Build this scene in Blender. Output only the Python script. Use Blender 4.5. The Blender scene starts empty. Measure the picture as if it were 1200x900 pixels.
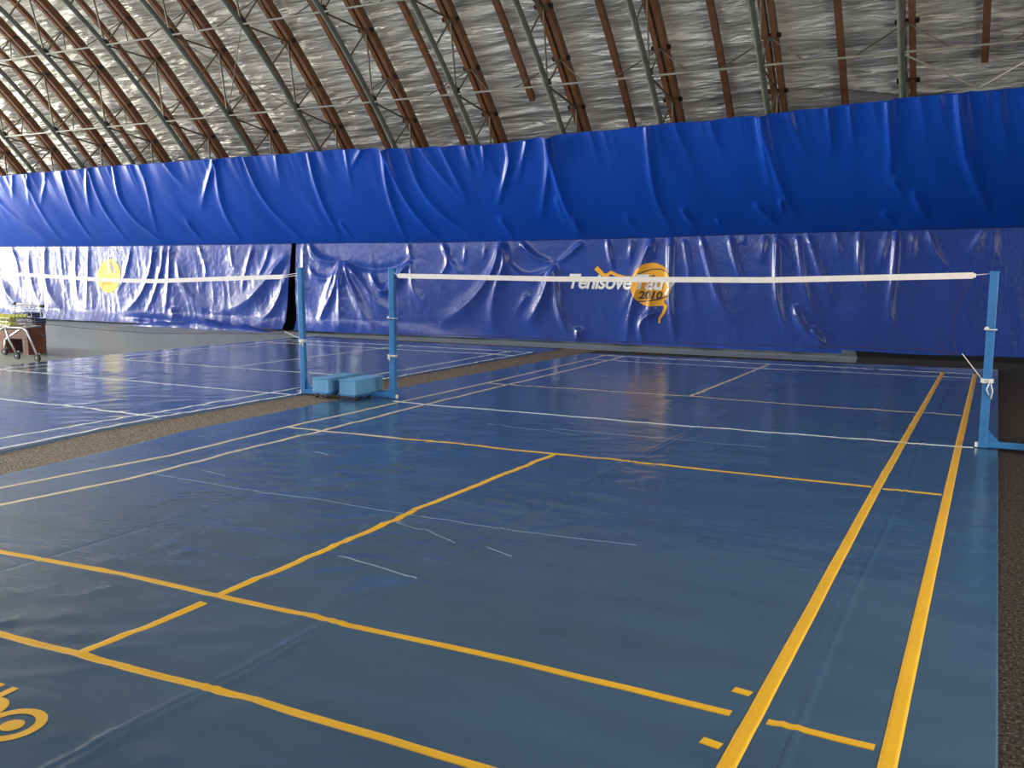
import bpy, bmesh, math, random
import numpy as np
from mathutils import Vector, Matrix
R = math.radians
random.seed(7)
SC = bpy.context.scene
COL = SC.collection

# ------------------------------------------------------------------ camera
cam = bpy.data.cameras.new('camera'); cam_o = bpy.data.objects.new('camera', cam); COL.objects.link(cam_o)
cam.sensor_fit = 'HORIZONTAL'; cam.sensor_width = 36.0; cam.lens = 36.0 * 1088.47 / 1200; cam.clip_end = 200
def camera_matrix(loc, yaw, pitch, roll):
    f = Vector((-math.sin(yaw)*math.cos(pitch), math.cos(yaw)*math.cos(pitch), math.sin(pitch)))
    ri = Vector((math.cos(yaw), math.sin(yaw), 0)); u = ri.cross(f)
    r2 = ri*math.cos(roll) + u*math.sin(roll); u2 = -ri*math.sin(roll) + u*math.cos(roll)
    m = Matrix((r2, u2, -f)).transposed().to_4x4(); m.translation = loc
    return m
cam_o.matrix_world = camera_matrix(Vector((3.259, -9.137, 1.619)), 0.47842, -0.12597, 0.00451)
SC.camera = cam_o

# ------------------------------------------------------------------ world, daylight, exposure
w = bpy.data.worlds.new('world'); SC.world = w; w.use_nodes = True
bg = w.node_tree.nodes['Background']; bg.inputs[0].default_value = (.75, .85, 1, 1); bg.inputs[1].default_value = .35
def area(name, loc, rot, sx, sy, power, col):
    l = bpy.data.lights.new(name, 'AREA'); l.shape = 'RECTANGLE'; l.size = sx; l.size_y = sy; l.energy = power; l.color = col
    o = bpy.data.objects.new(name, l); COL.objects.link(o); o.location = loc; o.rotation_euler = rot
    return o
# daylight through the glazed gable end far to the left (the area light stands in the glazing)
area('gable_daylight', (-45.8, -.8, 3.4), (0, R(-90), 0), 5.6, 14.4, 11500, (1.0, .95, .86))
# weaker daylight through the windows of the gable behind the camera's right shoulder
area('right_gable_daylight', (8.3, -5.2, 2.6), (0, R(90), 0), 2.6, 6.0, 400, (1.0, .95, .86))
# added fill under the near roof slope, brightening the far ceiling and curtains
area('added_roof_fill', (-15.0, -7.35, 6.95), (R(42), 0, 0), 24.0, 1.5, 1300, (.95, .97, 1.0))
SC.view_settings.view_transform = 'Standard'; SC.view_settings.look = 'None'
SC.view_settings.gamma = 1.0; SC.view_settings.use_curve_mapping = False
SC.view_settings.exposure = 0.72

# ------------------------------------------------------------------ materials
def mat(name, col, rough=.6, metal=0., spec=.5, noise=None, bump=None, coat=None, stretch=(1, 1, 1), fleck=None):
    """procedural principled material. noise=(scale, amount) mottles the colour, bump=(scale, strength, distance)"""
    m = bpy.data.materials.new(name); m.use_nodes = True
    nt = m.node_tree; n = nt.nodes; l = nt.links; p = n['Principled BSDF']
    p.inputs['Base Color'].default_value = (*col, 1); p.inputs['Roughness'].default_value = rough
    p.inputs['Metallic'].default_value = metal; p.inputs['Specular IOR Level'].default_value = spec
    if coat: p.inputs['Coat Weight'].default_value = coat[0]; p.inputs['Coat Roughness'].default_value = coat[1]
    tc = n.new('ShaderNodeTexCoord'); mp = n.new('ShaderNodeMapping'); mp.inputs['Scale'].default_value = stretch
    l.new(tc.outputs['Object'], mp.inputs['Vector'])
    if noise:
        t = n.new('ShaderNodeTexNoise'); t.inputs['Scale'].default_value = noise[0]; t.inputs['Detail'].default_value = 6
        l.new(mp.outputs[0], t.inputs['Vector'])
        r = n.new('ShaderNodeMapRange'); r.inputs['From Min'].default_value = .3; r.inputs['From Max'].default_value = .7
        r.inputs['To Min'].default_value = 1-noise[1]; r.inputs['To Max'].default_value = 1+noise[1]
        l.new(t.outputs['Fac'], r.inputs['Value'])
        v = n.new('ShaderNodeVectorMath'); v.operation = 'SCALE'; v.inputs[0].default_value = col
        l.new(r.outputs[0], v.inputs['Scale']); l.new(v.outputs[0], p.inputs['Base Color'])
        if fleck:
            t2 = n.new('ShaderNodeTexNoise'); t2.inputs['Scale'].default_value = fleck[0]; t2.inputs['Detail'].default_value = 2
            l.new(tc.outputs['Object'], t2.inputs['Vector'])
            cr = n.new('ShaderNodeMapRange'); cr.inputs['From Min'].default_value = fleck[1]; cr.inputs['From Max'].default_value = fleck[1]+.06
            l.new(t2.outputs['Fac'], cr.inputs['Value'])
            mx = n.new('ShaderNodeMix'); mx.data_type = 'RGBA'; mx.inputs[7].default_value = (*fleck[2], 1)
            l.new(cr.outputs[0], mx.inputs[0]); l.new(v.outputs[0], mx.inputs[6]); l.new(mx.outputs[2], p.inputs['Base Color'])
    if bump:
        t = n.new('ShaderNodeTexNoise'); t.inputs['Scale'].default_value = bump[0]; t.inputs['Detail'].default_value = 5
        l.new(mp.outputs[0], t.inputs['Vector'])
        b = n.new('ShaderNodeBump'); b.inputs['Strength'].default_value = bump[1]; b.inputs['Distance'].default_value = bump[2]
        l.new(t.outputs['Fac'], b.inputs['Height']); l.new(b.outputs[0], p.inputs['Normal'])
    return m

M = {}
M['mat'] = mat('blue_court_vinyl', (.047, .100, .165), .19, 0, .5, noise=(1.6, .12), bump=(4, .34, .016), stretch=(.6, 2.2, 1), fleck=(55, .77, (.16, .24, .32)))
M['mat2'] = mat('blue_court_vinyl_far', (.046, .095, .158), .17, 0, .5, noise=(1.2, .10), bump=(4, .34, .016), stretch=(.5, 2.4, 1))
M['yellow'] = mat('yellow_line_tape', (.78, .43, .02), .42, noise=(3, .06))
M['cream'] = mat('cream_tape_and_reflection', (.62, .50, .33), .45, noise=(3, .08))  # cream sideline tape; service and far lines carry grazing reflection in this colour
M['white'] = mat('white_line_tape', (.72, .72, .68), .45, noise=(3, .06))
M['scuff'] = mat('white_scuff', (.27, .36, .43), .5, noise=(60, .3))
M['carpet'] = mat('speckled_carpet', (.042, .034, .028), .95, 0, .15, noise=(48, .8), bump=(130, .8, .01), fleck=(75, .60, (.17, .14, .12)))
M['glare_carpet'] = mat('carpet_with_glare', (.13, .10, .072), .9, 0, .2, noise=(40, .75), bump=(130, .8, .01), fleck=(60, .56, (.36, .30, .23)))  # same carpet as the floor, with glare lightening its brown
M['grey_floor'] = mat('grey_green_floor', (.27, .29, .25), .48, 0, .4, noise=(1.1, .10), bump=(20, .1, .01))
M['upper'] = mat('deep_blue_tarpaulin', (.005, .056, .37), .31, 0, .16, noise=(.9, .10), bump=(9, .12, .01), stretch=(1, 1, .5))
M['lower'] = mat('violet_blue_tarpaulin', (.020, .058, .30), .27, 0, .34, noise=(1.1, .12), bump=(14, .40, .014), stretch=(1.6, 1, .8))
M['film'] = mat('silver_film', (.74, .72, .64), .31, .38, .6, noise=(1.1, .18), bump=(6, .9, .09), stretch=(.32, 2.1, 2.1))
M['rust'] = mat('rust_brown_primer', (.16, .070, .030), .55, 0, .4, noise=(5, .25), bump=(30, .1, .004))
M['pipe'] = mat('grey_green_pipe', (.13, .14, .115), .5, .1, .5, noise=(4, .2))
M['web'] = mat('olive_grey_bar', (.13, .115, .075), .6, .1, .4, noise=(5, .2))
M['cable'] = mat('steel_cable', (.10, .09, .075), .7, 0)
M['tie'] = mat('pale_tie_pipe', (.42, .41, .34), .5, 0, .5, noise=(4, .15))
M['dark'] = mat('dark_steel', (.018, .017, .017), .6)
M['post'] = mat('light_blue_paint', (.045, .19, .44), .38, 0, .5, noise=(6, .14), bump=(40, .06, .003))
M['box'] = mat('pale_blue_steel', (.14, .35, .56), .40, 0, .5, noise=(5, .14), bump=(30, .06, .003))
M['tape'] = mat('white_net_tape', (.86, .80, .72), .7, noise=(8, .05))
M['cord'] = mat('white_rope', (.75, .72, .66), .8)
M['net'] = mat('dark_net_cord', (.035, .022, .025), .8)
M['rubber'] = mat('black_rubber', (.02, .02, .02), .6)
M['orange'] = mat('orange_print', (.85, .40, .03), .45, 0, .2, bump=(16, .15, .01))
M['lemon'] = mat('pale_yellow_print', (.80, .66, .12), .5, 0, .08, bump=(16, .15, .01))
M['white_print'] = mat('white_print', (.85, .85, .83), .4)
M['dark_print'] = mat('dark_brown_print', (.035, .02, .02), .5)
M['chrome'] = mat('dull_chrome', (.55, .55, .53), .35, .7)
M['wood'] = mat('red_brown_wood', (.20, .065, .03), .5, noise=(6, .3), stretch=(1, 1, 8))
M['navy'] = mat('navy_plastic', (.015, .03, .11), .5)
M['felt'] = mat('tennis_ball_felt', (.70, .68, .14), .9, bump=(80, .4, .01))
M['gable'] = mat('pale_sheet_cladding', (.42, .42, .39), .6, noise=(2, .08))
M['back'] = mat('blue_back_sheet', (.02, .06, .28), .45, noise=(2, .1))
g_ = bpy.data.materials.new('window_glass'); g_.use_nodes = True
gp_ = g_.node_tree.nodes['Principled BSDF']; gp_.inputs['Transmission Weight'].default_value = .9; gp_.inputs['Roughness'].default_value = .35; gp_.inputs['Base Color'].default_value = (.9, .93, .93, 1)
M['glass'] = g_

# ------------------------------------------------------------------ helpers
def link(o): COL.objects.link(o); return o
def tag(o, label=None, cat=None, group=None, kind=None):
    if label: o['label'] = label
    if cat: o['category'] = cat
    if group: o['group'] = group
    if kind: o['kind'] = kind
    return o
def empty(name, loc, label, cat, group=None, rz=0):
    o = link(bpy.data.objects.new(name, None)); o.location = loc; o.rotation_euler = (0, 0, rz); o.empty_display_size = .1
    return tag(o, label, cat, group)
def copy_tree(o, parent=None):
    c = link(o.copy()); c.parent = parent
    for ch in list(o.children): copy_tree(ch, c)
    return c
class MB:
    """collects shapes, builds ONE mesh object"""
    def __init__(s): s.v = []; s.f = []
    def add(s, v, f):
        k = len(s.v); s.v += [tuple(p) for p in v]; s.f += [tuple(i+k for i in q) for q in f]; return s
    def box(s, a, b, bev=0.):
        (x0, y0, z0), (x1, y1, z1) = a, b
        if bev <= 0:
            return s.add([(x, y, z) for z in (z0, z1) for y in (y0, y1) for x in (x0, x1)],
                         [(0, 2, 3, 1), (4, 5, 7, 6), (0, 1, 5, 4), (2, 6, 7, 3), (0, 4, 6, 2), (1, 3, 7, 5)])
        bm = bmesh.new(); bmesh.ops.create_cube(bm, size=1)
        for v in bm.verts: v.co = Vector((x0+(v.co.x+.5)*(x1-x0), y0+(v.co.y+.5)*(y1-y0), z0+(v.co.z+.5)*(z1-z0)))
        bmesh.ops.bevel(bm, geom=bm.edges[:], offset=bev, segments=2, affect='EDGES', profile=.6)
        bm.verts.index_update(); s.add([v.co[:] for v in bm.verts], [[v.index for v in f.verts] for f in bm.faces]); bm.free(); return s
    def tube(s, pts, r, n=8, cap=True):
        pts = [Vector(p) for p in pts]; rs = r if isinstance(r, (list, tuple)) else [r]*len(pts)
        rings = []; k = len(s.v); up = None
        for i, p in enumerate(pts):
            d = (pts[min(i+1, len(pts)-1)]-pts[max(i-1, 0)]).normalized()
            if up is None: up = d.orthogonal().normalized()
            up = (up - d*up.dot(d)).normalized(); q = d.cross(up)
            for j in range(n):
                a = 2*math.pi*j/n; s.v.append(tuple(p + (up*math.cos(a)+q*math.sin(a))*rs[i]))
        for i in range(len(pts)-1):
            for j in range(n): s.f.append((k+i*n+j, k+i*n+(j+1) % n, k+(i+1)*n+(j+1) % n, k+(i+1)*n+j))
        if cap: s.f.append(tuple(k+j for j in reversed(range(n)))); s.f.append(tuple(k+(len(pts)-1)*n+j for j in range(n)))
        return s
    def sweep(s, pts, prof, side):
        """sweep a closed profile [(a, b)] along pts; a runs along 'side', b along side x direction"""
        pts = [Vector(p) for p in pts]; side = Vector(side); k = len(s.v); n = len(prof)
        for i, p in enumerate(pts):
            d = (pts[min(i+1, len(pts)-1)]-pts[max(i-1, 0)]).normalized(); q = side.cross(d).normalized()
            for a, b in prof: s.v.append(tuple(p+side*a+q*b))
        for i in range(len(pts)-1):
            for j in range(n): s.f.append((k+i*n+j, k+i*n+(j+1) % n, k+(i+1)*n+(j+1) % n, k+(i+1)*n+j))
        s.f.append(tuple(k+j for j in reversed(range(n)))); s.f.append(tuple(k+(len(pts)-1)*n+j for j in range(n)))
        return s
    def sphere(s, c, r, seg=12, ring=8):
        c = Vector(c); k = len(s.v); s.v.append((c.x, c.y, c.z+r))
        for i in range(1, ring):
            t = math.pi*i/ring
            for j in range(seg):
                a = 2*math.pi*j/seg; s.v.append((c.x+r*math.sin(t)*math.cos(a), c.y+r*math.sin(t)*math.sin(a), c.z+r*math.cos(t)))
        s.v.append((c.x, c.y, c.z-r)); e = len(s.v)-1
        for j in range(seg):
            s.f.append((k, k+1+j, k+1+(j+1) % seg)); b = k+1+(ring-2)*seg; s.f.append((e, b+(j+1) % seg, b+j))
        for i in range(ring-2):
            for j in range(seg):
                a = k+1+i*seg; s.f.append((a+j, a+seg+j, a+seg+(j+1) % seg, a+(j+1) % seg))
        return s
    def mesh(s, name, m, smooth=False):
        me = bpy.data.meshes.new(name); me.from_pydata(s.v, [], s.f); me.validate(); me.materials.append(m)
        if smooth: me.shade_smooth()
        return me
    def build(s, name, m, parent=None, smooth=False):
        o = link(bpy.data.objects.new(name, s.mesh(name, m, smooth))); o.parent = parent; return o
def inst(name, me, parent=None, loc=(0, 0, 0), rot=(0, 0, 0)):
    o = link(bpy.data.objects.new(name, me)); o.parent = parent; o.location = loc; o.rotation_euler = rot; return o
def grid_mesh(name, P, m, flip=False, smooth=True):
    """P: array (nv, nu, 3)"""
    nv, nu, _ = P.shape; me = bpy.data.meshes.new(name)
    idx = np.arange(nv*nu).reshape(nv, nu)
    q = np.stack([idx[:-1, :-1], idx[:-1, 1:], idx[1:, 1:], idx[1:, :-1]], -1).reshape(-1, 4)
    if flip: q = q[:, ::-1]
    me.vertices.add(nv*nu); me.vertices.foreach_set('co', P.astype(np.float32).ravel())
    me.loops.add(q.size); me.loops.foreach_set('vertex_index', q.astype(np.int32).ravel())
    me.polygons.add(len(q)); me.polygons.foreach_set('loop_start', np.arange(0, q.size, 4, dtype=np.int32))
    me.update(calc_edges=True); me.validate(); me.materials.append(m)
    if smooth: me.shade_smooth()
    return me
RNG = np.random.RandomState(11)
_T = RNG.rand(256, 256)
def vnoise(x, y):
    x = np.asarray(x, float); y = np.asarray(y, float)
    xi = np.floor(x).astype(int); yi = np.floor(y).astype(int); fx = x-xi; fy = y-yi
    fx = fx*fx*(3-2*fx); fy = fy*fy*(3-2*fy)
    a = _T[yi & 255, xi & 255]; b = _T[yi & 255, (xi+1) & 255]; c = _T[(yi+1) & 255, xi & 255]; d = _T[(yi+1) & 255, (xi+1) & 255]
    return (a*(1-fx)+b*fx)*(1-fy)+(c*(1-fx)+d*fx)*fy
def fbm(x, y, o=4):
    s = 0; a = .5
    for i in range(o): s = s+a*vnoise(x*2**i+17*i, y*2**i+31*i); a *= .5
    return s
def ridge(x, y, o=3):
    s = 0; a = .5
    for i in range(o): s = s+a*(1-np.abs(2*vnoise(x*2**i+7*i, y*2**i+13*i)-1)); a *= .5
    return s
def fold_field(X, Z, folds, xs, zs, zscale=1.0, edge=0.):
    """sum of gaussian ridges along polylines; X, Z grids (rows z, columns x) in the cloth's own coordinates"""
    D = np.zeros_like(X)
    for pts, w0, w1, amp in folds:
        P = np.array(pts, float); wm = max(w0, w1)*4
        for _ in range(3):
            if len(P) > 2: P = np.vstack([P[:1], np.stack([P[:-1]*.75+P[1:]*.25, P[:-1]*.25+P[1:]*.75], 1).reshape(-1, 2), P[-1:]])
        j0, j1 = np.searchsorted(xs, [P[:, 0].min()-wm, P[:, 0].max()+wm])
        if j1-j0 < 2: continue
        sx = X[:, j0:j1]; sz = Z[:, j0:j1]*zscale; P = P.copy(); P[:, 1] *= zscale
        L = np.r_[0, np.cumsum(np.hypot(*np.diff(P, axis=0).T))]; best = np.full(sx.shape, 1e9); tt = np.zeros(sx.shape)
        for k in range(len(P)-1):
            a = P[k]; d = P[k+1]-a; ll = d@d
            t = np.clip(((sx-a[0])*d[0]+(sz-a[1])*d[1])/ll, 0, 1)
            r = np.hypot(sx-a[0]-t*d[0], sz-a[1]-t*d[1]); mk = r < best
            best = np.where(mk, r, best); tt = np.where(mk, (L[k]+t*(L[k+1]-L[k]))/L[-1], tt)
        wd = (w0+(w1-w0)*tt)*1.25; am = amp*.62*np.clip(1-tt, 0, 1)**.75*np.clip(tt*5+(1 if abs(pts[0][1]-edge) < .14 else 0), 0, 1)
        q = best/wd; D[:, j0:j1] += am*(.50*np.exp(-q*q)+.55*np.exp(-1.5*np.sqrt(q*q+.012)))
    return D

LOWER_FOLDS=[
([(-23.28,1.18),(-22.56,0.43),(-21.3,0.09)],0.1,0.22,0.1),
([(-22.02,2.02),(-21.85,1.11),(-21.29,0.21)],0.05,0.12,0.05),
([(-21.25,2.06),(-21.21,1.12),(-20.77,0.47),(-19.95,0.13)],0.05,0.14,0.07),
([(-20.63,2.1),(-20.51,1.37),(-20.27,0.65)],0.05,0.1,0.04),
([(-22.79,2.11),(-22.44,1.61),(-22.39,0.77)],0.05,0.1,0.05),
([(-19.97,2.09),(-19.95,1.22),(-19.8,0.5)],0.05,0.09,0.04),
([(-19.43,2.09),(-19.45,1.14),(-19.46,0.26)],0.05,0.09,0.04),
([(-17.73,2.08),(-17.88,1.39),(-18.38,0.68)],0.05,0.1,0.04),
([(-16.86,2.04),(-16.95,1.4),(-17.38,0.7),(-18.08,0.22)],0.06,0.12,0.08),
([(-16.48,2.08),(-16.55,1.48),(-16.95,0.56),(-17.3,0.17)],0.05,0.1,0.07),
([(-16.22,2.07),(-16.24,1.4),(-16.44,0.19)],0.05,0.1,0.08),
([(-16.03,1.78),(-15.76,1.03),(-15.18,0.53),(-14.1,0.26)],0.07,0.2,0.1),
([(-15.2,2.07),(-14.93,1.49),(-15.15,1.04)],0.05,0.1,0.05),
([(-14.11,2.06),(-14.04,1.56)],0.04,0.05,0.05),
([(-12.17,1.98),(-12.83,1.22),(-13.6,0.64),(-14.78,0.35)],0.08,0.22,0.12),
([(-12.16,1.57),(-12.29,0.94),(-12.68,0.37),(-13.43,0.07)],0.06,0.14,0.1),
([(-13.35,2.09),(-13.56,1.56),(-13.73,0.92)],0.05,0.1,0.05),
([(-12.8,2.09),(-12.95,1.64),(-13.3,1.07)],0.05,0.1,0.05),
([(-16.16,0.5),(-16.07,0.2)],0.08,0.12,0.08),
([(-18.08,0.22),(-16.65,0.17),(-13.91,0.09)],0.08,0.1,0.12),
([(-11.54,2.12),(-11.38,1.85),(-10.95,1.68),(-10.57,1.76)],0.06,0.08,0.1),
([(-11.6,1.64),(-11.31,1.3),(-10.79,1.31),(-10.55,1.71)],0.06,0.08,0.06),
([(-10.55,1.74),(-10.67,1.11),(-10.98,0.56),(-11.34,0.14)],0.05,0.14,0.12),
([(-11.72,2.12),(-11.7,1.23),(-11.6,0.41)],0.05,0.08,0.06),
([(-10.49,1.74),(-10.13,0.98),(-9.81,0.46),(-9.45,0.07)],0.05,0.14,0.13),
([(-10.46,1.74),(-9.96,1.25),(-9.56,0.79),(-8.97,0.54)],0.05,0.12,0.09),
([(-10.51,1.71),(-10.57,0.84),(-10.47,0.03)],0.05,0.12,0.11),
([(-10.61,1.71),(-11.07,0.69),(-11.08,0.08)],0.05,0.12,0.07),
([(-10.49,1.76),(-10.04,1.58),(-9.39,1.52),(-8.64,1.73)],0.05,0.07,-0.06),
([(-9.75,1.52),(-9.4,0.99),(-9.0,1.13),(-8.6,1.7)],0.06,0.08,0.09),
([(-8.6,1.75),(-9.0,1.33),(-9.48,0.93)],0.05,0.1,0.1),
([(-8.6,1.73),(-8.53,1.01),(-8.15,0.76)],0.05,0.1,0.06),
([(-8.69,2.13),(-8.6,1.75)],0.05,0.06,0.07),
([(-7.77,2.12),(-7.58,1.73),(-7.81,1.4)],0.06,0.06,0.1),
([(-7.58,1.73),(-7.26,1.41)],0.04,0.08,0.05),
([(-6.28,2.11),(-6.43,1.53),(-7.04,0.78),(-7.82,0.31)],0.06,0.16,0.14),
([(-6.26,2.11),(-6.14,1.72),(-6.47,1.04),(-6.48,0.18)],0.08,0.16,0.12),
([(-5.8,2.11),(-5.51,1.81),(-5.03,1.67)],0.05,0.06,0.1),
([(-6.16,1.72),(-5.85,1.39),(-5.44,1.39),(-5.03,1.65)],0.06,0.07,0.07),
([(-5.03,1.66),(-5.3,0.88),(-5.7,0.3)],0.06,0.15,0.15),
([(-5.01,1.66),(-4.94,0.83),(-4.77,0.36),(-4.44,-0.02)],0.05,0.1,0.11),
([(-4.43,2.1),(-4.72,1.84),(-4.99,1.69)],0.05,0.05,0.06),
([(-7.18,2.09),(-7.22,1.65)],0.04,0.05,0.04),
([(-6.68,2.12),(-6.72,1.78)],0.04,0.05,0.04),
([(-3.84,2.15),(-3.77,1.78),(-3.7,1.55)],0.04,0.06,0.08),
([(-3.32,2.12),(-3.37,1.67)],0.04,0.06,0.05),
([(-2.9,2.17),(-2.88,1.78)],0.05,0.06,0.08),
([(-2.51,2.17),(-2.5,1.34),(-2.45,0.66),(-2.32,0.05)],0.05,0.08,0.1),
([(-2.93,2.12),(-3.21,1.38),(-3.5,0.63)],0.05,0.09,0.08),
([(-2.72,0.77),(-3.13,0.53),(-3.0,0.02)],0.06,0.06,0.08),
([(-3.04,1.5),(-3.32,0.75),(-3.37,0.06)],0.05,0.08,0.08),
([(-2.85,1.22),(-2.93,0.65),(-2.89,0.31)],0.05,0.07,0.06),
([(-4.44,0.37),(-4.47,-0.02)],0.06,0.07,0.08),
([(-5.61,1.06),(-5.98,0.56)],0.06,0.1,0.04),
([(-1.89,2.19),(-1.71,1.56),(-1.47,0.91),(-1.12,0.56)],0.04,0.09,0.08),
([(-1.34,2.22),(-1.22,1.73),(-1.01,1.24)],0.04,0.07,0.08),
([(-2.23,2.11),(-2.1,1.51),(-1.96,0.68)],0.05,0.08,0.05),
([(-0.45,2.17),(-0.42,1.15),(-0.27,0.57),(0.0,0.26)],0.035,0.09,0.09),
([(-0.41,2.2),(-0.16,1.78),(-0.13,1.57)],0.04,0.06,0.05),
([(-0.07,2.15),(0.03,1.57),(0.18,0.95),(0.45,0.54)],0.04,0.08,0.06),
([(0.1,2.25),(0.33,1.63),(0.64,0.88)],0.04,0.08,0.07),
([(-0.08,0.94),(0.1,0.47),(0.52,0.18)],0.05,0.06,0.09),
([(0.25,0.53),(0.52,0.2)],0.04,0.05,0.07),
([(0.6,2.27),(0.72,1.78)],0.04,0.05,0.05),
([(1.02,2.26),(1.02,1.63),(1.16,1.12)],0.035,0.06,0.06),
([(1.62,2.28),(1.61,1.38),(1.57,0.88),(1.67,0.53)],0.035,0.06,0.08),
([(1.49,2.23),(1.38,1.63)],0.04,0.06,0.04),
([(2.15,2.29),(2.24,1.93),(2.48,1.59)],0.04,0.06,0.05),
([(1.91,2.18),(1.91,1.68)],0.05,0.06,0.03),
([(3.16,2.3),(3.17,1.78)],0.05,0.07,0.03),
([(-0.67,2.2),(-0.73,1.67)],0.04,0.07,0.05),
([(3.01,2.26),(2.78,1.78)],0.05,0.08,0.03),
([(-1.07,2.21),(-1.09,2.05)],0.04,0.05,0.04)]
UPPER_FOLDS=[
([(-18.0,-0.02),(-18.02,0.012),(-18.34,0.33),(-18.52,0.568)],0.05,0.09,0.08),
([(-19.01,-0.02),(-19.03,0.099),(-19.14,0.505),(-19.02,0.967)],0.05,0.08,0.09),
([(-17.03,-0.02),(-17.04,0.068),(-17.13,0.493),(-16.26,0.997)],0.05,0.09,0.09),
([(-17.95,-0.02),(-17.95,0.031),(-17.88,0.483),(-17.65,0.992)],0.05,0.08,0.07),
([(-16.08,-0.02),(-16.07,0.019),(-15.97,0.227),(-16.37,0.829)],0.05,0.08,0.06),
([(-15.18,-0.02),(-15.16,0.006),(-14.86,0.213),(-14.36,0.29)],0.05,0.1,0.05),
([(-13.45,-0.02),(-13.47,-0.005),(-14.19,0.394),(-14.49,0.544)],0.05,0.08,0.1),
([(-13.45,-0.02),(-13.46,0.011),(-13.69,0.503),(-13.66,0.989)],0.05,0.1,0.1),
([(-12.56,-0.02),(-12.54,0.033),(-12.26,0.489),(-11.63,0.98)],0.05,0.1,0.12),
([(-10.65,-0.02),(-10.65,0.001),(-10.61,0.449),(-10.5,0.935)],0.05,0.09,0.1),
([(-22.48,-0.02),(-22.13,0.311),(-21.56,0.594),(-20.81,0.839)],0.06,0.12,0.05),
([(-15.12,0.624),(-14.93,1.002)],0.05,0.08,0.06),
([(-11.58,-0.02),(-11.59,0.039),(-11.69,0.336)],0.05,0.08,0.04),
([(-20.45,-0.02),(-20.51,0.071),(-20.9,0.406)],0.05,0.07,0.05),
([(-19.69,-0.02),(-19.76,0.048),(-20.42,0.412)],0.05,0.07,0.05),
([(-21.1,-0.02),(-21.16,0.058),(-21.51,0.32)],0.05,0.07,0.04),
([(-20.61,-0.02),(-20.55,0.258),(-20.4,0.645),(-20.29,0.982)],0.06,0.09,0.05),
([(-8.6,-0.02),(-8.61,0.03),(-8.73,0.357),(-8.68,0.993)],0.05,0.08,0.09),
([(-8.61,-0.02),(-8.59,0.031),(-8.27,0.575),(-7.78,1.006)],0.05,0.09,0.13),
([(-8.03,-0.02),(-8.01,0.065),(-7.83,0.462),(-7.07,0.892),(-6.56,1.002)],0.05,0.09,0.09),
([(-7.66,-0.02),(-7.58,0.067),(-7.18,0.327),(-6.78,0.552)],0.05,0.08,0.07),
([(-7.18,-0.02),(-7.13,0.067),(-6.9,0.333),(-6.74,0.567)],0.05,0.08,0.08),
([(-6.63,-0.02),(-6.61,0.058),(-6.51,0.255)],0.04,0.06,0.07),
([(-5.62,-0.02),(-5.62,0.07),(-5.62,0.165),(-6.11,0.59)],0.05,0.07,0.12),
([(-4.68,-0.02),(-4.7,0.094),(-4.75,0.239),(-5.19,0.76)],0.05,0.07,0.09),
([(-4.71,-0.02),(-4.69,0.107),(-4.58,0.597),(-4.4,0.982)],0.05,0.09,0.14),
([(-5.17,-0.02),(-5.25,0.093),(-5.58,0.386)],0.05,0.08,0.06),
([(-2.65,-0.02),(-2.65,0.122),(-2.66,0.598),(-2.44,0.951)],0.05,0.08,0.08),
([(-10.32,0.708),(-10.17,0.986)],0.05,0.06,0.05),
([(-9.16,-0.02),(-9.2,0.007),(-9.6,0.19)],0.04,0.06,0.06),
([(-9.62,-0.02),(-9.62,0.011),(-9.66,0.371)],0.04,0.07,0.05),
([(-6.2,-0.02),(-6.21,0.069),(-6.26,0.289)],0.04,0.06,0.05),
([(-4.74,0.512),(-4.62,0.851)],0.05,0.08,0.05),
([(-4.45,0.739),(-4.35,0.968)],0.05,0.07,0.05),
([(-6.13,0.691),(-5.93,0.989)],0.06,0.09,0.05),
([(-3.34,0.723),(-3.12,0.989)],0.06,0.09,0.04),
([(-0.58,-0.02),(-0.56,0.118),(-0.52,0.334),(-0.45,0.58)],0.05,0.07,0.09),
([(-0.55,-0.02),(-0.51,0.119),(-0.29,0.533),(-0.02,0.914)],0.05,0.09,0.11),
([(-0.79,0.676),(-0.41,0.924)],0.05,0.07,0.07),
([(-0.3,0.657),(-0.29,0.809)],0.04,0.05,0.06),
([(1.5,-0.02),(1.52,0.132),(1.57,0.358),(1.52,0.612)],0.05,0.06,0.09),
([(2.53,-0.02),(2.57,0.141),(2.66,0.383),(2.75,0.518),(2.9,0.702)],0.04,0.06,0.1),
([(2.58,-0.02),(2.64,0.164),(2.84,0.542),(3.07,0.89)],0.05,0.09,0.08),
([(1.57,0.519),(1.78,0.722)],0.05,0.07,0.06),
([(1.89,0.629),(2.13,0.918)],0.05,0.08,0.06),
([(-2.17,0.684),(-1.93,0.967)],0.05,0.08,0.07),
([(0.56,-0.02),(0.59,0.15),(0.64,0.348)],0.04,0.06,0.06),
([(0.91,-0.02),(0.94,0.16),(0.99,0.321)],0.04,0.06,0.05),
([(1.41,0.814),(1.62,0.951)],0.05,0.05,0.05),
([(3.1,-0.02),(3.17,0.18),(3.32,0.42)],0.05,0.08,0.05),
([(-0.1,-0.02),(-0.0,0.134),(0.31,0.423)],0.05,0.08,0.05),
([(-1.47,-0.02),(-1.4,0.119),(-1.23,0.318)],0.05,0.08,0.04),
([(-1.54,0.823),(-1.35,0.971)],0.04,0.05,0.04),
([(-2.14,-0.02),(-2.04,0.126),(-1.73,0.407)],0.05,0.1,0.04)]
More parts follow.
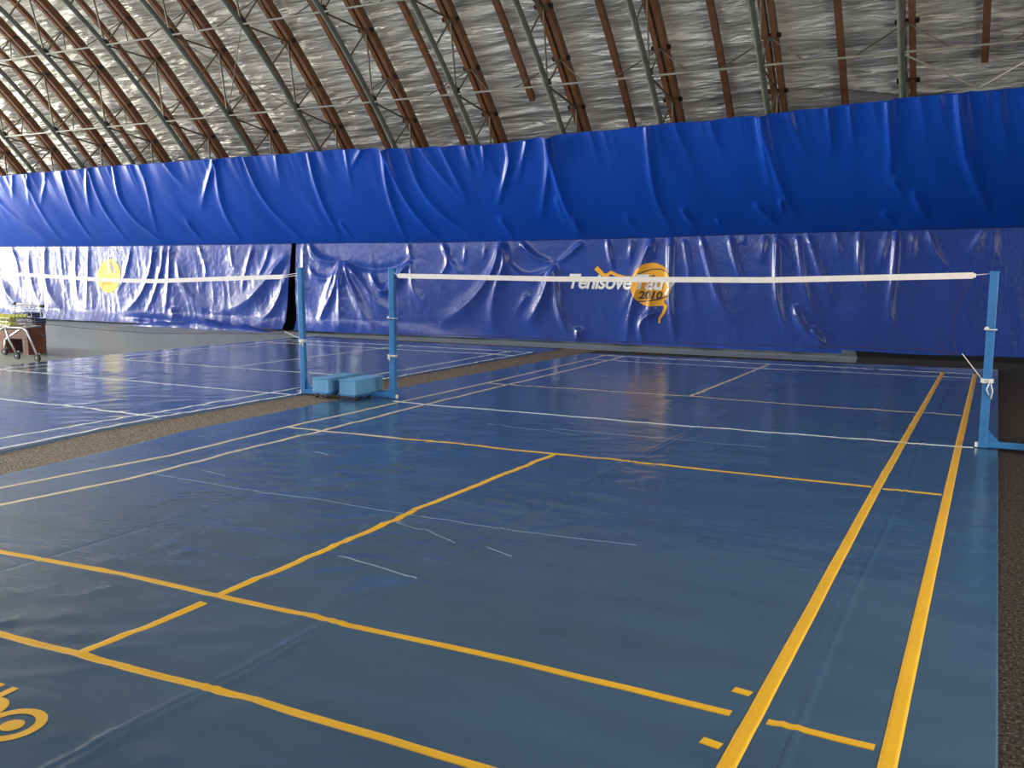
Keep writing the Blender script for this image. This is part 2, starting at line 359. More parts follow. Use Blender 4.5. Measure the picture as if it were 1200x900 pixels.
# ------------------------------------------------------------------ the roof's profile (an arch spanning y)
YC = -0.774
def arch_z(y): return 9.877 - 0.05826*(y-YC)**2
def arch_pt(y, off=0.):
    """point of the top chord's arch, moved inwards (+off) along the normal"""
    s = -2*0.05826*(y-YC); n = Vector((0, s, -1)).normalized()
    return Vector((0, y, arch_z(y))) + n*off
def walk(y, d, step):
    p = arch_pt(y)
    while True:
        y2 = y+d*.005
        while (arch_pt(y2)-p).length < step: y2 += d*.005
        return y2
nodes_r = [7.77]
while arch_z(nodes_r[-1]) > .9: nodes_r.append(walk(nodes_r[-1], 1, 1.11))
up_ = [7.77]
while up_[-1] > YC+.4: up_.append(walk(up_[-1], -1, 1.11))
NODES = up_[:0:-1]+nodes_r                       # ascending y, far half; the near half mirrors it
MAIN0 = NODES.index(7.77) % 2
NODES = [(y, i % 2 == MAIN0) for i, y in enumerate(NODES)]
MIR = [(2*YC-y, m) for y, m in reversed(NODES)]
ALL = MIR+NODES

# ------------------------------------------------------------------ structure
XL, XR = -46.0, 8.5
fl = MB().box((XL, -12.6, -.12), (XR, 12.0, 0)).build('floor', M['carpet']); tag(fl, kind='structure')

def skin():
    ys = np.linspace(YC-12.1, YC+12.1, 3000); zs = 9.877-0.05826*(ys-YC)**2
    s = np.r_[0, np.cumsum(np.hypot(np.diff(ys), np.diff(zs)))]
    ss = np.r_[np.arange(0, s[-1]*.45, .12), np.arange(s[-1]*.45, s[-1], .042)]
    yy = np.interp(ss, s, ys); zz = np.interp(ss, s, zs); sl = -2*0.05826*(yy-YC); nn = np.hypot(sl, 1)
    ny, nz = -sl/nn, 1/nn
    xs = np.r_[np.arange(XL+.02, -26, .3), np.arange(-26, XR-.01, .085)]; X, S = np.meshgrid(xs, ss)
    tilt = S+.10*X*np.sin(X*.35+S*.2)*.3
    h = .10*(ridge(X*.42, tilt*2.4, 3)-.5) + .22*(ridge(X*.6+5, tilt*3.6, 2)**4-.08) + .12*(ridge(X*.8+25, (tilt+.12*X)*5.0, 2)**4-.08) + .03*(ridge(X*1.7+8, tilt*9, 2)-.5) + .06*(fbm(X*.35, S*.6)-.5)
    h += .012*(fbm(X*5, S*7, 2)-.4)
    # the film droops between one rib and the next, and is lapped once low on the far side
    smax = np.interp(8.72, yy, ss)
    lap = smax-.25*np.cos(X*1.1)*.5+.12*np.sin(X*.7)
    h += np.where(X > -6.5, -.07*np.exp(-((S-lap)/.05)**2)+.05*(S > lap), 0)
    off = .24+np.maximum(h, -.1)
    P = np.stack([X, yy[:, None]+ny[:, None]*off, zz[:, None]+nz[:, None]*off], -1)
    P[:, :, 2] = np.maximum(P[:, :, 2], .0)
    return P
me = grid_mesh('ceiling', skin(), M['film']); ce = link(bpy.data.objects.new('ceiling', me)); tag(ce, kind='structure')

def gable(name, x, th, wins):
    """end wall shaped to the arch, with openings built as a grid of panels between mullions"""
    ysb = sorted({-12.4, 10.9, *[a for q in wins for a in (q[0], q[2])]}); mb = MB()
    def top(y): return max(.3, arch_z(y)+.2)
    cols = []
    for a, b in zip(ysb[:-1], ysb[1:]):
        n = max(1, int((b-a)/1.0)); cols += [(a+(b-a)*k/n, a+(b-a)*(k+1)/n) for k in range(n)]
    for a, b in cols:
        q = [u for u in wins if u[0] <= a+1e-4 and u[2] >= b-1e-4]
        spans = [(0, None)] if not q else [(0, q[0][1]), (q[0][3], None)]
        for z0, z1 in spans:
            za = top(a) if z1 is None else z1; zb = top(b) if z1 is None else z1
            if min(za, zb) <= z0: continue
            mb.add([(x, a, z0), (x, b, z0), (x, b, zb), (x, a, za), (x+th, a, z0), (x+th, b, z0), (x+th, b, zb), (x+th, a, za)],
                   [(0, 1, 2, 3), (7, 6, 5, 4), (0, 4, 5, 1), (3, 2, 6, 7), (0, 3, 7, 4), (1, 5, 6, 2)])
    return tag(mb.build(name, M['gable']), kind='structure')
def window(name, x, q, nx_, nz_):
    y0, z0, y1, z1 = q; e = tag(link(bpy.data.objects.new(name, None)), kind='structure'); e.location = (x, y0, z0)
    fr = MB(); W, H = y1-y0, z1-z0
    for k in range(nx_+1): yy = W*k/nx_; fr.box((-.04, yy-.03, 0), (.04, yy+.03, H))
    for k in range(nz_+1): zz = H*k/nz_; fr.box((-.035, 0, zz-.03), (.035, W, zz+.03))
    fr.build('window_frame', M['pipe'], e)
    me = MB().box((-.005, .03, .03), (.005, W/nx_-.03, H/nz_-.03)).mesh('pane', M['glass'])
    for i in range(nx_):
        for j in range(nz_): inst('pane', me, e, (0, W*i/nx_, H*j/nz_))
gable('wall_left', XL-.25, .25, [(-8.1, .6, 6.5, 6.2)])
window('window_1', XL-.12, (-8.1, .6, 6.5, 6.2), 10, 4)
gable('wall_right', XR, .25, [(-8.2, 1.3, -2.2, 3.9)])
window('window_2', XR+.12, (-8.2, 1.3, -2.2, 3.9), 5, 2)
# invented glazing strip, added to give the roof fill a source
rw = tag(link(bpy.data.objects.new('added_roof_window', None)), kind='structure'); rw.location = (-15, -7.42, 7.03); rw.rotation_euler = (R(42), 0, 0)
fr = MB()
for k in range(13): fr.box((-12+2*k-.03, -.8, .02), (-12+2*k+.03, .8, .06))
fr.box((-12, -.84, .02), (12, -.78, .06)); fr.box((-12, .78, .02), (12, .84, .06)); fr.build('window_frame', M['pipe'], rw)
me = MB().box((-.97, -.78, .025), (.97, .78, .035)).mesh('pane', M['glass'])
for k in range(12): inst('pane', me, rw, (-11+2*k, 0, 0))
# near side of the hall, behind the camera: plain hanging blue sheet
xs = np.arange(XL+.1, XR-.05, .12); zs = np.linspace(.02, 3.9, 20); X, Z = np.meshgrid(xs, zs)
P = np.stack([X, -9.95+.05*np.sin(X*5.1)+.05*fbm(X*2, Z*.4)-.0*Z, Z], -1)
o = link(bpy.data.objects.new('wall_back', grid_mesh('wall_back', P, M['back'], flip=True))); tag(o, kind='structure')

# ------------------------------------------------------------------ roof trusses
TR_X = [3.95, 1.70, -.49, -2.46, -4.46, -6.45, -8.46, -10.50, -12.48, -14.48, -16.50, -18.42, -20.45, -22.48, -24.5, -26.55]
OFF = .90
def fine(pts_y, off):
    return [arch_pt(y, off) for y in pts_y]
ysd = [2*YC-walk(NODES[-1][0], 1, .4)]; 
y = 2*YC-NODES[-1][0]
YS = list(np.linspace(2*YC-NODES[-1][0]-.25, NODES[-1][0]+.25, 49))
def chan(x0, x1, h): return [(x0, -h), (x1, -h), (x1, h), (x0, h)]
mb = MB(); mb.sweep(fine(YS, 0), chan(-.12, -.028, .085), (1, 0, 0)); mb.sweep(fine(YS, 0), chan(.028, .12, .085), (1, 0, 0))
me_top = mb.mesh('top_chord', M['rust'])
me_bot = MB().tube(fine(YS, OFF), .055, 10).mesh('bottom_chord', M['pipe'], True)
def web_mesh(a, b, r=.017): return MB().tube([a, b], r, 6).mesh('web_bar', M['web'])
webs = []
for k, (y, main) in enumerate(ALL):
    webs.append(web_mesh(arch_pt(y, .05), arch_pt(y, OFF)))
    if not main:
        for dk in (-1, 1):
            if 0 <= k+dk < len(ALL) and ALL[k+dk][1]: webs.append(web_mesh(arch_pt(y, .05), arch_pt(ALL[k+dk][0], OFF), .020))
me_cleat = MB().box((-.185, -.035, -.022), (.185, .035, .03)).mesh('cleat', M['dark'])
me_node = MB().box((-.05, -.09, -.02), (.05, .09, .10), .01).mesh('gusset', M['dark'])
ORD = ['first', 'second', 'third', 'fourth', 'fifth', 'sixth', 'seventh', 'eighth', 'ninth', 'tenth', 'eleventh', 'twelfth', 'thirteenth', 'fourteenth', 'fifteenth', 'sixteenth']
def slope(y): return math.atan(-2*.05826*(y-YC))
proto = None
for i, X in enumerate(TR_X):
    lab = ('arched roof truss just past the right edge of the blue curtains' if i == 0 else
           'arched roof truss, %s from the right, twin rust-brown top chord over a grey pipe chord' % ORD[i-1])
    if proto is None:
        t = proto = empty('roof_truss', (X, 0, 0), lab, 'roof truss', 'arched trusses under the silver roof film')
        inst('top_chord', me_top, t); inst('bottom_chord', me_bot, t)
        for wm in webs: inst('web_bar', wm, t)
        for y, main in ALL:
            inst('cleat', me_cleat, t, arch_pt(y, .04), (slope(y), 0, 0))
            if main: inst('gusset', me_node, t, arch_pt(y, OFF), (slope(y), 0, 0))
    else:
        t = copy_tree(proto); t.location = (X, 0, 0); t['label'] = lab
# ribs midway between the trusses
me_rib = MB().sweep(fine(YS, -.08), chan(-.055, .055, .055), (1, 0, 0)).mesh('roof_rib', M['rust'])
ysr = [y for y in YS if 2*YC-8.9 < y < 8.78]
me_rib_s = MB().sweep(fine(ysr, -.08), chan(-.055, .055, .055), (1, 0, 0)).mesh('roof_rib_short', M['rust'])
for i in range(len(TR_X)-1):
    X = (TR_X[i]+TR_X[i+1])/2+.03
    short = i in (0, 4)
    o = inst('roof_rib', me_rib_s if short else me_rib, None, (X, 0, 0))
    tag(o, 'thin rust-brown roof rib %s, %s gap between trusses from the right' % ('ending above the curtain' if short else 'running down behind the curtain', ORD[i]), 'roof rib', 'ribs between the trusses')
# tie pipes through the main lower nodes, knee braces up to the top chords
mains = [y for y, m in ALL if m]
hts = sorted({round(arch_pt(y, OFF).z, 2) for y in mains})
for y, m in ALL:
    if not m or arch_z(y) < 2.5: continue
    p = arch_pt(y, OFF); q = arch_pt(y, .08)
    side = 'far' if y > YC else 'near'
    rank = sum(1 for yy in mains if (yy > YC) == (y > YC) and arch_z(yy) >= 2.5 and abs(yy-YC) > abs(y-YC))
    e = empty('tie_pipe', (XL+.3, p.y, p.z), 'pale tie pipe joining all trusses, %s one up on the %s slope of the roof' % (ORD[rank], side), 'tie pipe', 'tie pipes along the roof')
    MB().tube([(0, 0, 0), (XR-XL-.6, 0, 0)], .020, 7).build('pipe', M['tie'], e, True)
    kb = [MB().tube([(0, 0, 0), (s*.72, p.y-q.y, p.z-q.z)], .012, 6).mesh('knee_brace', M['tie'] if False else M['web']) for s in (-1, 1)]
    for X in TR_X:
        for k in kb: inst('knee_brace', k, e, (X-XL-.3, q.y-p.y, q.z-p.z))
# cross bracing in one bay, and the low bracing beside the first trusses
def P3(X, y, off): v = arch_pt(y, off); return (X, v.y, v.z)
ya, yb = 6.02, 7.77
def cable(a, b, lab, r=.009, m='cable', name='bracing_cable', cat='cable', grp=None):
    o = MB().tube([a, b], r, 6).build(name, M[m]); tag(o, lab, cat, grp)
    o.location = a; o.data.transform(Matrix.Translation(-Vector(a))); return o
a0, b0 = TR_X[7], TR_X[8]
NY = [y for y, m in NODES if m]; n1 = max(y for y in NY if y < 7.0); n2 = 7.77
cable(P3(a0, n1, OFF), P3(b0, n2, OFF), 'thin steel bracing cable falling to the left below the black floodlight', grp='bracing cables beside the floodlight')
cable(P3(b0, n1, OFF), P3(a0, n2, OFF), 'thin steel bracing cable falling to the right across the bay left of the floodlight', grp='bracing cables beside the floodlight')
mid = ((TR_X[0]+TR_X[1])/2-.02, 7.86, 4.47)
cable(P3(TR_X[1], n2, OFF+.02), mid, 'pale diagonal brace falling right from the rightmost truss to the curtain top', .016, 'tie', 'diagonal_brace', 'brace')
cable(P3(TR_X[0], n2, OFF+.02), mid, 'pale diagonal brace rising right from the curtain top to the right edge', .016, 'tie', 'diagonal_brace', 'brace')
# black floodlight hung on the pipe chord
fp = arch_pt(5.25, OFF+.12)
e = empty('floodlight', (TR_X[7]+.05, fp.y, fp.z-.05), 'small black floodlight hung on a pipe chord at the top edge', 'floodlight', rz=R(20))
MB().box((-.20, -.13, -.07), (.20, .13, .05), .02).build('housing', M['dark'], e)
MB().box((-.17, -.10, -.078), (.17, .10, -.068)).build('lens', M['glass'], e)
MB().tube([(-.21, 0, 0), (-.21, 0, .13), (.21, 0, .13), (.21, 0, 0)], .012, 6).build('bracket', M['dark'], e)

# ------------------------------------------------------------------ curtains
SEAM = ([-29, -23.24, -18.8, -16.2, -10.55, -8.17, -5.2, -2.6, -.61, 1.62, 3.6, 8.5], [2.14, 2.14, 2.13, 2.14, 2.16, 2.15, 2.18, 2.22, 2.26, 2.29, 2.32, 2.40])
ZTOP = ([-29, -21.63, -18.1, -15, -12.24, -9.77, -7.33, -5.91, -4.77, -3.69, -2.34, -.48, .93, 2.24, 3.45, 8.5], [4.04, 4.06, 4.12, 4.13, 4.14, 4.15, 4.09, 4.06, 4.15, 4.17, 4.21, 4.25, 4.31, 4.35, 4.36, 4.42])
YBOT = ([-29, -20.9, -17.8, -14.8, -12.4, -10.45, -6, -4.1, -1.3, 1, 4, 8.5], [8.55, 8.55, 8.6, 8.68, 8.62, 8.5, 8.70, 8.74, 8.66, 8.68, 8.78, 8.8])
xs = np.r_[np.arange(XL+.1, -25, .12), np.arange(-25, XR-.05, .02)]
# upper, slanting
ts = np.linspace(0, 1, 96); X, T = np.meshgrid(xs, ts)
D = fold_field(X, T, UPPER_FOLDS, xs, ts, 2.2)*1.35
gath = np.exp(-(T/.20)**2)*.10*(ridge(X*1.9-T*1.0, T*.5+3, 2)-.4) + .05*(fbm(X*1.1-T*1.2, T*1.1, 3)-.45)*np.clip(T*(1-T)*6, 0, 1)
gath += .035*np.sin(math.pi*T)*(ridge(X*1.25-T*1.1, T*.35+9, 2)-.5)
D = D*np.clip((1-T)*10, .25, 1)+gath
zt = np.interp(X, *ZTOP)+.035*(ridge(X*1.7, X*0+2.2, 2)-.6); zb = np.interp(X, *SEAM)
a = .50*T+.50*T**2
yt = 7.73-1.05*(zt-4.12); Y = yt+(8.72-yt)*(.55*T+.45*T**2); Zg = zt+(zb-zt)*(T+.10*np.sin(math.pi*T)*.5)
nrm = Vector((0, -.9, -.43)).normalized()
P = np.stack([X, Y+nrm.y*D, Zg+nrm.z*D], -1)
cu = link(bpy.data.objects.new('blue_curtain', grid_mesh('upper_curtain', P, M['upper'])))
tag(cu, 'deep blue upper tarpaulin slanting down from the trusses', 'curtain')
# rolled top hem
hx = np.arange(XL+.1, XR-.05, .1); hz_ = np.interp(hx, xs, P[0, :, 2]); hy = np.interp(hx, xs, P[0, :, 1])
h = MB().tube([(a_, b_+.01, c_) for a_, b_, c_ in zip(hx, hy, hz_)], .014, 6).build('hem', M['upper'], cu, True)
# lower, hanging
def lower_surface(X, Z, xs_, zs_):
    """y of the lower sheet"""
    D = fold_field(X, Z, LOWER_FOLDS, xs_, zs_, 1.0, 2.17)
    zsm = np.interp(X, *SEAM); t = np.clip(1-Z/zsm, 0, 1)
    left = np.clip((-6.0-X)/5, 0, 1)
    D = D*np.clip(t*12, .15, 1)*(1.75)
    D += (.038*left+.022)*(ridge(X*1.35+Z*.25, Z*.3, 3)-.5)*np.clip(t*5, .3, 1)
    D += .028*(fbm(X*.9, Z*1.0, 4)-.47) + left*.012*(fbm(X*9, Z*9, 2)-.4)
    kick = left*.16*np.clip(t*6-5, 0, 1)**1.5
    yb = np.interp(X, *YBOT)
    return 8.78+(yb-8.78)*t - D - kick
zs = np.linspace(0.02, 1, 112)
def lower_panel(x0, x1, label, drift=None):
    xx = np.r_[np.arange(x0, -25, .12), np.arange(max(x0, -25), x1, .02)]; X, U = np.meshgrid(xx, zs); zsm = np.interp(X, *SEAM)
    zbot = np.where(X > .8, .07, .012)+.012*np.sin(X*2.3)*np.where(X > .8, 1, 0)
    Z = zbot+(zsm-.005-zbot)*U
    # the side edges hang a little aslant
    Y = lower_surface(X, Z, xx, zs)
    Xs = X+(drift(X, Z) if drift else 0)
    o = link(bpy.data.objects.new('blue_curtain', grid_mesh('lower_curtain', np.stack([Xs, Y, Z], -1), M['lower'])))
    tag(o, label, 'curtain')
    mb = MB().tube([(float(a_), 8.765, float(np.interp(a_, *SEAM))) for a_ in np.arange(x0, x1, .2)]+[(x1, 8.765, float(np.interp(x1, *SEAM)))], .012, 6)
    mb.build('hem', M['lower'], o)
    return o
lp = lower_panel(XL+.1, -12.10, 'crumpled lower blue tarpaulin at the left, with the yellow disc print', lambda X, Z: -.14*np.clip(1-Z/2.15, 0, 1)*np.exp(-((X+12.10)/1.2)**2))
rp = lower_panel(-11.98, XR-.05, 'lower blue tarpaulin behind the nets, with the lettering print', lambda X, Z: (.10*np.clip(1-Z/2.15, 0, 1)-.04*np.sin(Z*1.4))*np.exp(-((X+11.98)/.7)**2))
# sheet end heaped along the floor at the left
def heap():
    xx = np.arange(-17.4, -12.4, .03); vv = np.linspace(0, 1, 22); X, V = np.meshgrid(xx, vv)
    env = np.clip((X+17.4)/1.2, 0, 1)*np.clip((-12.4-X)/.9, 0, 1)
    hgt = env*(.11+.07*ridge(X*1.6, V*1.2, 2)+.10*np.exp(-((X+14.6)/.35)**2))
    a = V*math.pi
    Yc = np.interp(X, *YBOT)-.30
    return np.stack([X, Yc-.17*np.cos(a)*-1*(.6+env*.6)-.05*fbm(X*3, V*2), .004+hgt*np.sin(a)], -1)
hp = link(bpy.data.objects.new('curtain_foot', grid_mesh('curtain_foot', heap(), M['lower'], flip=True))); hp.parent = lp
hp['label'] = 'crumpled foot of the tarpaulin heaped on the floor'
# dark sheet added as the shade in the slit between the lower sheets
sl = MB().box((-13.0, 9.15, 0), (-11.2, 9.17, 2.2)).build('slit_shade_sheet', M['dark']); tag(sl, 'dark sheet standing in for the shade in the slit between the lower blue tarpaulins', 'sheet')

# ---- prints on the sheet: flat shapes laid on the cloth
def drape(mb_or_bm, name, m, parent, lift=.006):
    bm = mb_or_bm
    bmesh.ops.triangulate(bm, faces=bm.faces[:])
    for _ in range(5):
        le = [e for e in bm.edges if e.calc_length() > .05]
        if not le: break
        bmesh.ops.subdivide_edges(bm, edges=le, cuts=1); bmesh.ops.triangulate(bm, faces=bm.faces[:])
    co = np.array([v.co[:] for v in bm.verts]); order = np.argsort(co[:, 0])
    # evaluate the cloth on a fine local grid and interpolate
    gx = np.arange(co[:, 0].min()-.06, co[:, 0].max()+.06, .02); gz = np.arange(co[:, 2].min()-.06, co[:, 2].max()+.06, .02)
    GX, GZ = np.meshgrid(gx, gz); G = lower_surface(GX, GZ, gx, gz)
    fx = (co[:, 0]-gx[0])/.02; fz = (co[:, 2]-gz[0])/.02; ix = np.clip(fx.astype(int), 0, len(gx)-2); iz = np.clip(fz.astype(int), 0, len(gz)-2); fx -= ix; fz -= iz
    Yv = (G[iz, ix]*(1-fx)+G[iz, ix+1]*fx)*(1-fz)+(G[iz+1, ix]*(1-fx)+G[iz+1, ix+1]*fx)*fz
    for v, yv in zip(bm.verts, Yv): v.co.y = yv-lift
    bmesh.ops.recalc_face_normals(bm, faces=bm.faces[:])
    me = bpy.data.meshes.new(name); bm.to_mesh(me); bm.free(); me.materials.append(m); me.shade_smooth()
    o = link(bpy.data.objects.new(name, me)); o.parent = parent; return o
def poly_bm(polys):
    bm = bmesh.new()
    for p in polys:
        bm.faces.new([bm.verts.new((x, 0, z)) for x, z in p])
    return bm
def disc_bm(cx, cz, r, n=40, a=1.0):
    bm = bmesh.new()
    for k in range(6):
        r0, r1 = r*k/6, r*(k+1)/6
        for j in range(n):
            t0, t1 = 2*math.pi*j/n, 2*math.pi*(j+1)/n
            pts = [(cx+a*q*math.cos(t), cz+q*math.sin(t)) for q, t in ((r0, t0), (r1, t0), (r1, t1), (r0, t1))]
            if k == 0: pts = pts[1:] if True else pts; pts = [(cx, cz)]+pts[:2]
            bm.faces.new([bm.verts.new((x, 0, z)) for x, z in pts])
    bmesh.ops.remove_doubles(bm, verts=bm.verts[:], dist=1e-4)
    return bm
def ribbon(pts, w0, w1=None):
    w1 = w0 if w1 is None else w1; out = []; P = [Vector((a, b)) for a, b in pts]; n = len(P); L = []; Rr = []
    for i, p in enumerate(P):
        d = (P[min(i+1, n-1)]-P[max(i-1, 0)]).normalized(); q = Vector((-d.y, d.x)); w = (w0+(w1-w0)*i/(n-1))/2
        L.append(p+q*w); Rr.append(p-q*w)
    return [[tuple(L[i]), tuple(L[i+1]), tuple(Rr[i+1]), tuple(Rr[i])] for i in range(n-1)]
def text_bm(s, x, z, size, shear=.22, off=.012, xs_=1.0, sp=1.0):
    c = bpy.data.curves.new('t', 'FONT'); c.body = s; c.size = size; c.shear = shear; c.offset = off; c.space_character = sp; c.resolution_u = 3
    o = bpy.data.objects.new('t', c); COL.objects.link(o); bpy.context.view_layer.update()
    me = bpy.data.meshes.new_from_object(o.evaluated_get(bpy.context.evaluated_depsgraph_get())); bpy.data.objects.remove(o)
    bm = bmesh.new(); bm.from_mesh(me); bpy.data.meshes.remove(me)
    for v in bm.verts: a_, b_ = v.co.x, v.co.y; v.co = Vector((x+a_*xs_, 0, z+b_))
    return bm
def serifs(spots, h, shear=.22):
    """short horizontal serif strokes: (x, z, width)"""
    return [[(a_-w_/2, b_), (a_+w_/2, b_), (a_+w_/2+.01, b_+h), (a_-w_/2+.01, b_+h)] for a_, b_, w_ in spots]
o = drape(disc_bm(-2.88, 1.27, .435), 'disc_print', M['orange'], rp, .006); o['label'] = 'orange ball print'
o = drape(poly_bm(ribbon([(-4.09, 1.60), (-4.00, 1.52), (-3.91, 1.44), (-3.83, 1.45), (-3.76, 1.51), (-3.62, 1.45), (-3.45, 1.41), (-3.25, 1.40)], .10, .05)), 'mountain_line', M['orange'], rp, .008); o['label'] = 'orange zigzag mountain line print'
o = drape(poly_bm(ribbon([(-3.02, .93), (-2.80, .90), (-2.62, .90), (-2.56, .84), (-2.60, .72), (-2.68, .60), (-2.69, .50)], .13, .03)), 'tail_print', M['orange'], rp, .008); o['label'] = 'orange tail print'
drape(poly_bm(ribbon([(-3.20, 1.45), (-3.05, 1.52), (-2.88, 1.575), (-2.70, 1.58), (-2.55, 1.52), (-2.46, 1.42)], .022)), 'seam_line', M['dark_print'], rp, .010)
drape(poly_bm(ribbon([(-3.16, .925), (-2.9, .945), (-2.7, .98), (-2.52, 1.05)], .022)), 'seam_line', M['dark_print'], rp, .010)
drape(poly_bm([[(-2.93, 1.41), (-2.83, 1.47), (-2.80, 1.41)]]), 'peak_print', M['dark_print'], rp, .010)
o = drape(text_bm('Tenisove', -4.74, 1.175, .42, .25, .010, 1.0, .93), 'lettering', M['white_print'], rp, .012); o['label'] = 'white italic word Tenisove'
o = drape(text_bm('Tatry', -3.25, 1.175, .42, .25, .010, .98, .93), 'lettering', M['white_print'], rp, .016); o['label'] = 'white italic word Tatry'
o = drape(text_bm('2010', -3.14, .985, .22, .2, .006, 1.1, 1.0), 'lettering', M['dark_print'], rp, .016); o['label'] = 'dark number 2010'
o = drape(disc_bm(-18.57, 1.31, .47), 'disc_print', M['lemon'], lp, .01); o['label'] = 'pale yellow round print'
drape(poly_bm([[(-18.68, 1.80), (-18.60, 1.84), (-18.55, 1.40), (-18.58, 1.30)]]), 'peak_print', M['white_print'], lp, .016)
drape(poly_bm([[(-18.56, 1.74), (-18.42, 1.58), (-18.24, 1.38), (-18.44, 1.38), (-18.52, 1.50)]]), 'peak_print', M['dark_print'], lp, .016)
drape(text_bm('2010', -18.86, 1.06, .17, .2, .004, 1.1, 1.0), 'lettering', M['orange'], lp, .016)

# ------------------------------------------------------------------ floor coverings and court mats
def wavy_edge(pts, v): return np.interp(v, [p[1] for p in pts], [p[0] for p in pts])
SE = [-1.30, .67, 2.72]
def hz(X, Y, seams):
    h = .0090+0.0055*(ridge(X*1.3+Y*.5, Y*1.9-X*.3, 3)-.45)*2*np.clip(fbm(X*.35+4, Y*.35)*2.2-.5, 0, 1)
    h = h+.006*np.clip(fbm(X*1.1+9, Y*.7+2, 2)-.42, 0, 1)*2
    a_ = X*.80+Y*.60; b_ = -X*.60+Y*.80
    h = h+.0095*np.clip(fbm(X*.5+1, Y*.5+7, 2)*2.4-.75, 0, 1)*(ridge(a_*1.1+3, b_*3.6, 2)-.40)
    ed = np.clip((2.9-np.abs(X))*4, .15, 1) if len(seams) > 2 else 1
    h = h+.042*ed*np.clip(fbm(X*.9+20, Y*.9+5, 2)*3-1.0, 0, 1)*(ridge(a_*1.8+11, b_*4.6+4, 2)**3-.08)
    h = h+.040*ed*np.clip(fbm(X*1.3+40, Y*1.3+15, 2)*3-1.1, 0, 1)*(ridge(X*2.6+11, Y*5.5+4+X*1.2, 2)**3-.08)
    h = h+.0012*(fbm(a_*2.6, b_*7, 2)-.4)
    for s in seams:
        xw = X-s-.02*np.sin(Y*.9+s)
        if s < 0: h = h-.003*np.exp(-(xw/.012)**2); continue
        h = h+.005*np.exp(-((xw-.026)/.016)**2)+.005*np.exp(-((xw+.026)/.016)**2)
    return np.maximum(h, .003)
def court_mat(root, left, right, far, near, seams, m, step):
    bounds = [None]+seams+[None]
    for k in range(len(bounds)-1):
        x0 = -50 if bounds[k] is None else bounds[k]; x1 = 50 if bounds[k+1] is None else bounds[k+1]
        L = left if bounds[k] is None else None; Rr = right if bounds[k+1] is None else None
        w_ = (3.4 if L else x0, right[0][0] if Rr else x1)
        nu = 60 if step > .05 else 120; nv = int((12+far(0))/step/1.0)
        V = np.linspace(0, 1, max(60, int((far(0)-near)/step))); U = np.linspace(0, 1, nu)
        UU, VV = np.meshgrid(U, V)
        ya = near+(far(0)-near)*VV
        xa = wavy_edge(L, ya) if L else np.full_like(ya, x0); xb = wavy_edge(Rr, ya) if Rr else np.full_like(ya, x1)
        X = xa+(xb-xa)*UU; Y = near+(far(X)-near)*VV; Z = .006+hz(X, Y, seams)
        if L: Z[:, 0] = .001
        if Rr: Z[:, -1] = .001
        Z[-1, :] = .001; Z[0, :] = .001
        o = link(bpy.data.objects.new('mat_strip', grid_mesh('mat_strip', np.stack([X, Y, Z], -1), m))); o.parent = root
def line(root, pts, w_, m, seams, name='court_line', lift=.0075, n_=None, label=None):
    P = np.array(pts, float); L = np.r_[0, np.cumsum(np.hypot(*np.diff(P, axis=0).T))]; n = max(8, int(L[-1]/.016))
    s = np.linspace(0, L[-1], n); x = np.interp(s, L, P[:, 0]); y = np.interp(s, L, P[:, 1]); d = np.stack([np.gradient(x), np.gradient(y)], 1); d /= np.linalg.norm(d, axis=1)[:, None]
    q = np.stack([-d[:, 1], d[:, 0]], 1); rows = []
    for o_ in (1, .5, 0, -.5, -1):
        xx = x+q[:, 0]*w_/2*o_; yy = y+q[:, 1]*w_/2*o_; rows.append(np.stack([xx, yy, lift+hz(xx, yy, seams)], -1))
    A = np.stack(rows, 0)
    edge = lambda r: np.concatenate([A[r][None]*[1, 1, 1]-[0, 0, .003]], 0)
    A = np.concatenate([edge(0), A, edge(4)], 0)
    o = link(bpy.data.objects.new(name, grid_mesh(name, A, m, flip=True, smooth=False))); o.parent = root
    if label: o['label'] = label
    return o
def sheet(name, pts, z0, z1, m, label, cat):
    n = len(pts); mb = MB().add([(x, y, z0) for x, y in pts]+[(x, y, z1) for x, y in pts], [tuple(range(n))[::-1], tuple(range(n, 2*n))]+[(i, (i+1) % n, n+(i+1) % n, n+i) for i in range(n)])
    return tag(mb.build(name, m), label, cat)
o = sheet('floor_sheet', [(XL+.1, -11.5), (-10.60, -11.5), (-10.60, 7.78), (1.18, 7.72), (1.10, 8.62), (.7, 11.2), (XL+.1, 11.2)], 0, .003, M['grey_floor'], 'grey-green floor sheet at the left and along the curtain foot', 'floor sheet')

o = sheet('glare_carpet_strip', [(-4.235, -11), (-3.465, -11), (-3.445, -4.8), (-3.505, -3.6), (-3.685, -2.6), (-3.725, -.1), (-3.605, 4), (-3.53, 6.9), (-3.55, 7.62), (-4.28, 7.70), (-4.295, 6.8), (-4.395, -.4), (-4.395, -3.1), (-4.215, -4.2)], 0, .0035, M['glare_carpet'], 'speckled carpet strip between the two blue court mats, glare painted into its lighter brown', 'carpet')
m1 = empty('court_mat', (0, 0, 0), 'blue badminton court mat in the foreground with yellow lines', 'court mat')
court_mat(m1, [(-3.46, -11), (-3.44, -4.8), (-3.50, -3.6), (-3.68, -2.6), (-3.72, -.1), (-3.6, 4), (-3.5, 8)], [(3.36, -11), (3.36, 9)], lambda X: 7.22+.10*(np.asarray(X)), -9.3, SE, M['mat'], .042)
Y_, C_, W_ = M['yellow'], M['cream'], M['white']
line(m1, [(-.03, -2.0), (-.05, -3.3), (-.07, -4.13)], .045, Y_, SE); line(m1, [(-.055, -4.14), (-.04, -4.3), (-.03, -5.17), (-.03, -5.9)], .045, Y_, SE); line(m1, [(-.01, -6.02), (-.02, -6.68)], .045, Y_, SE)
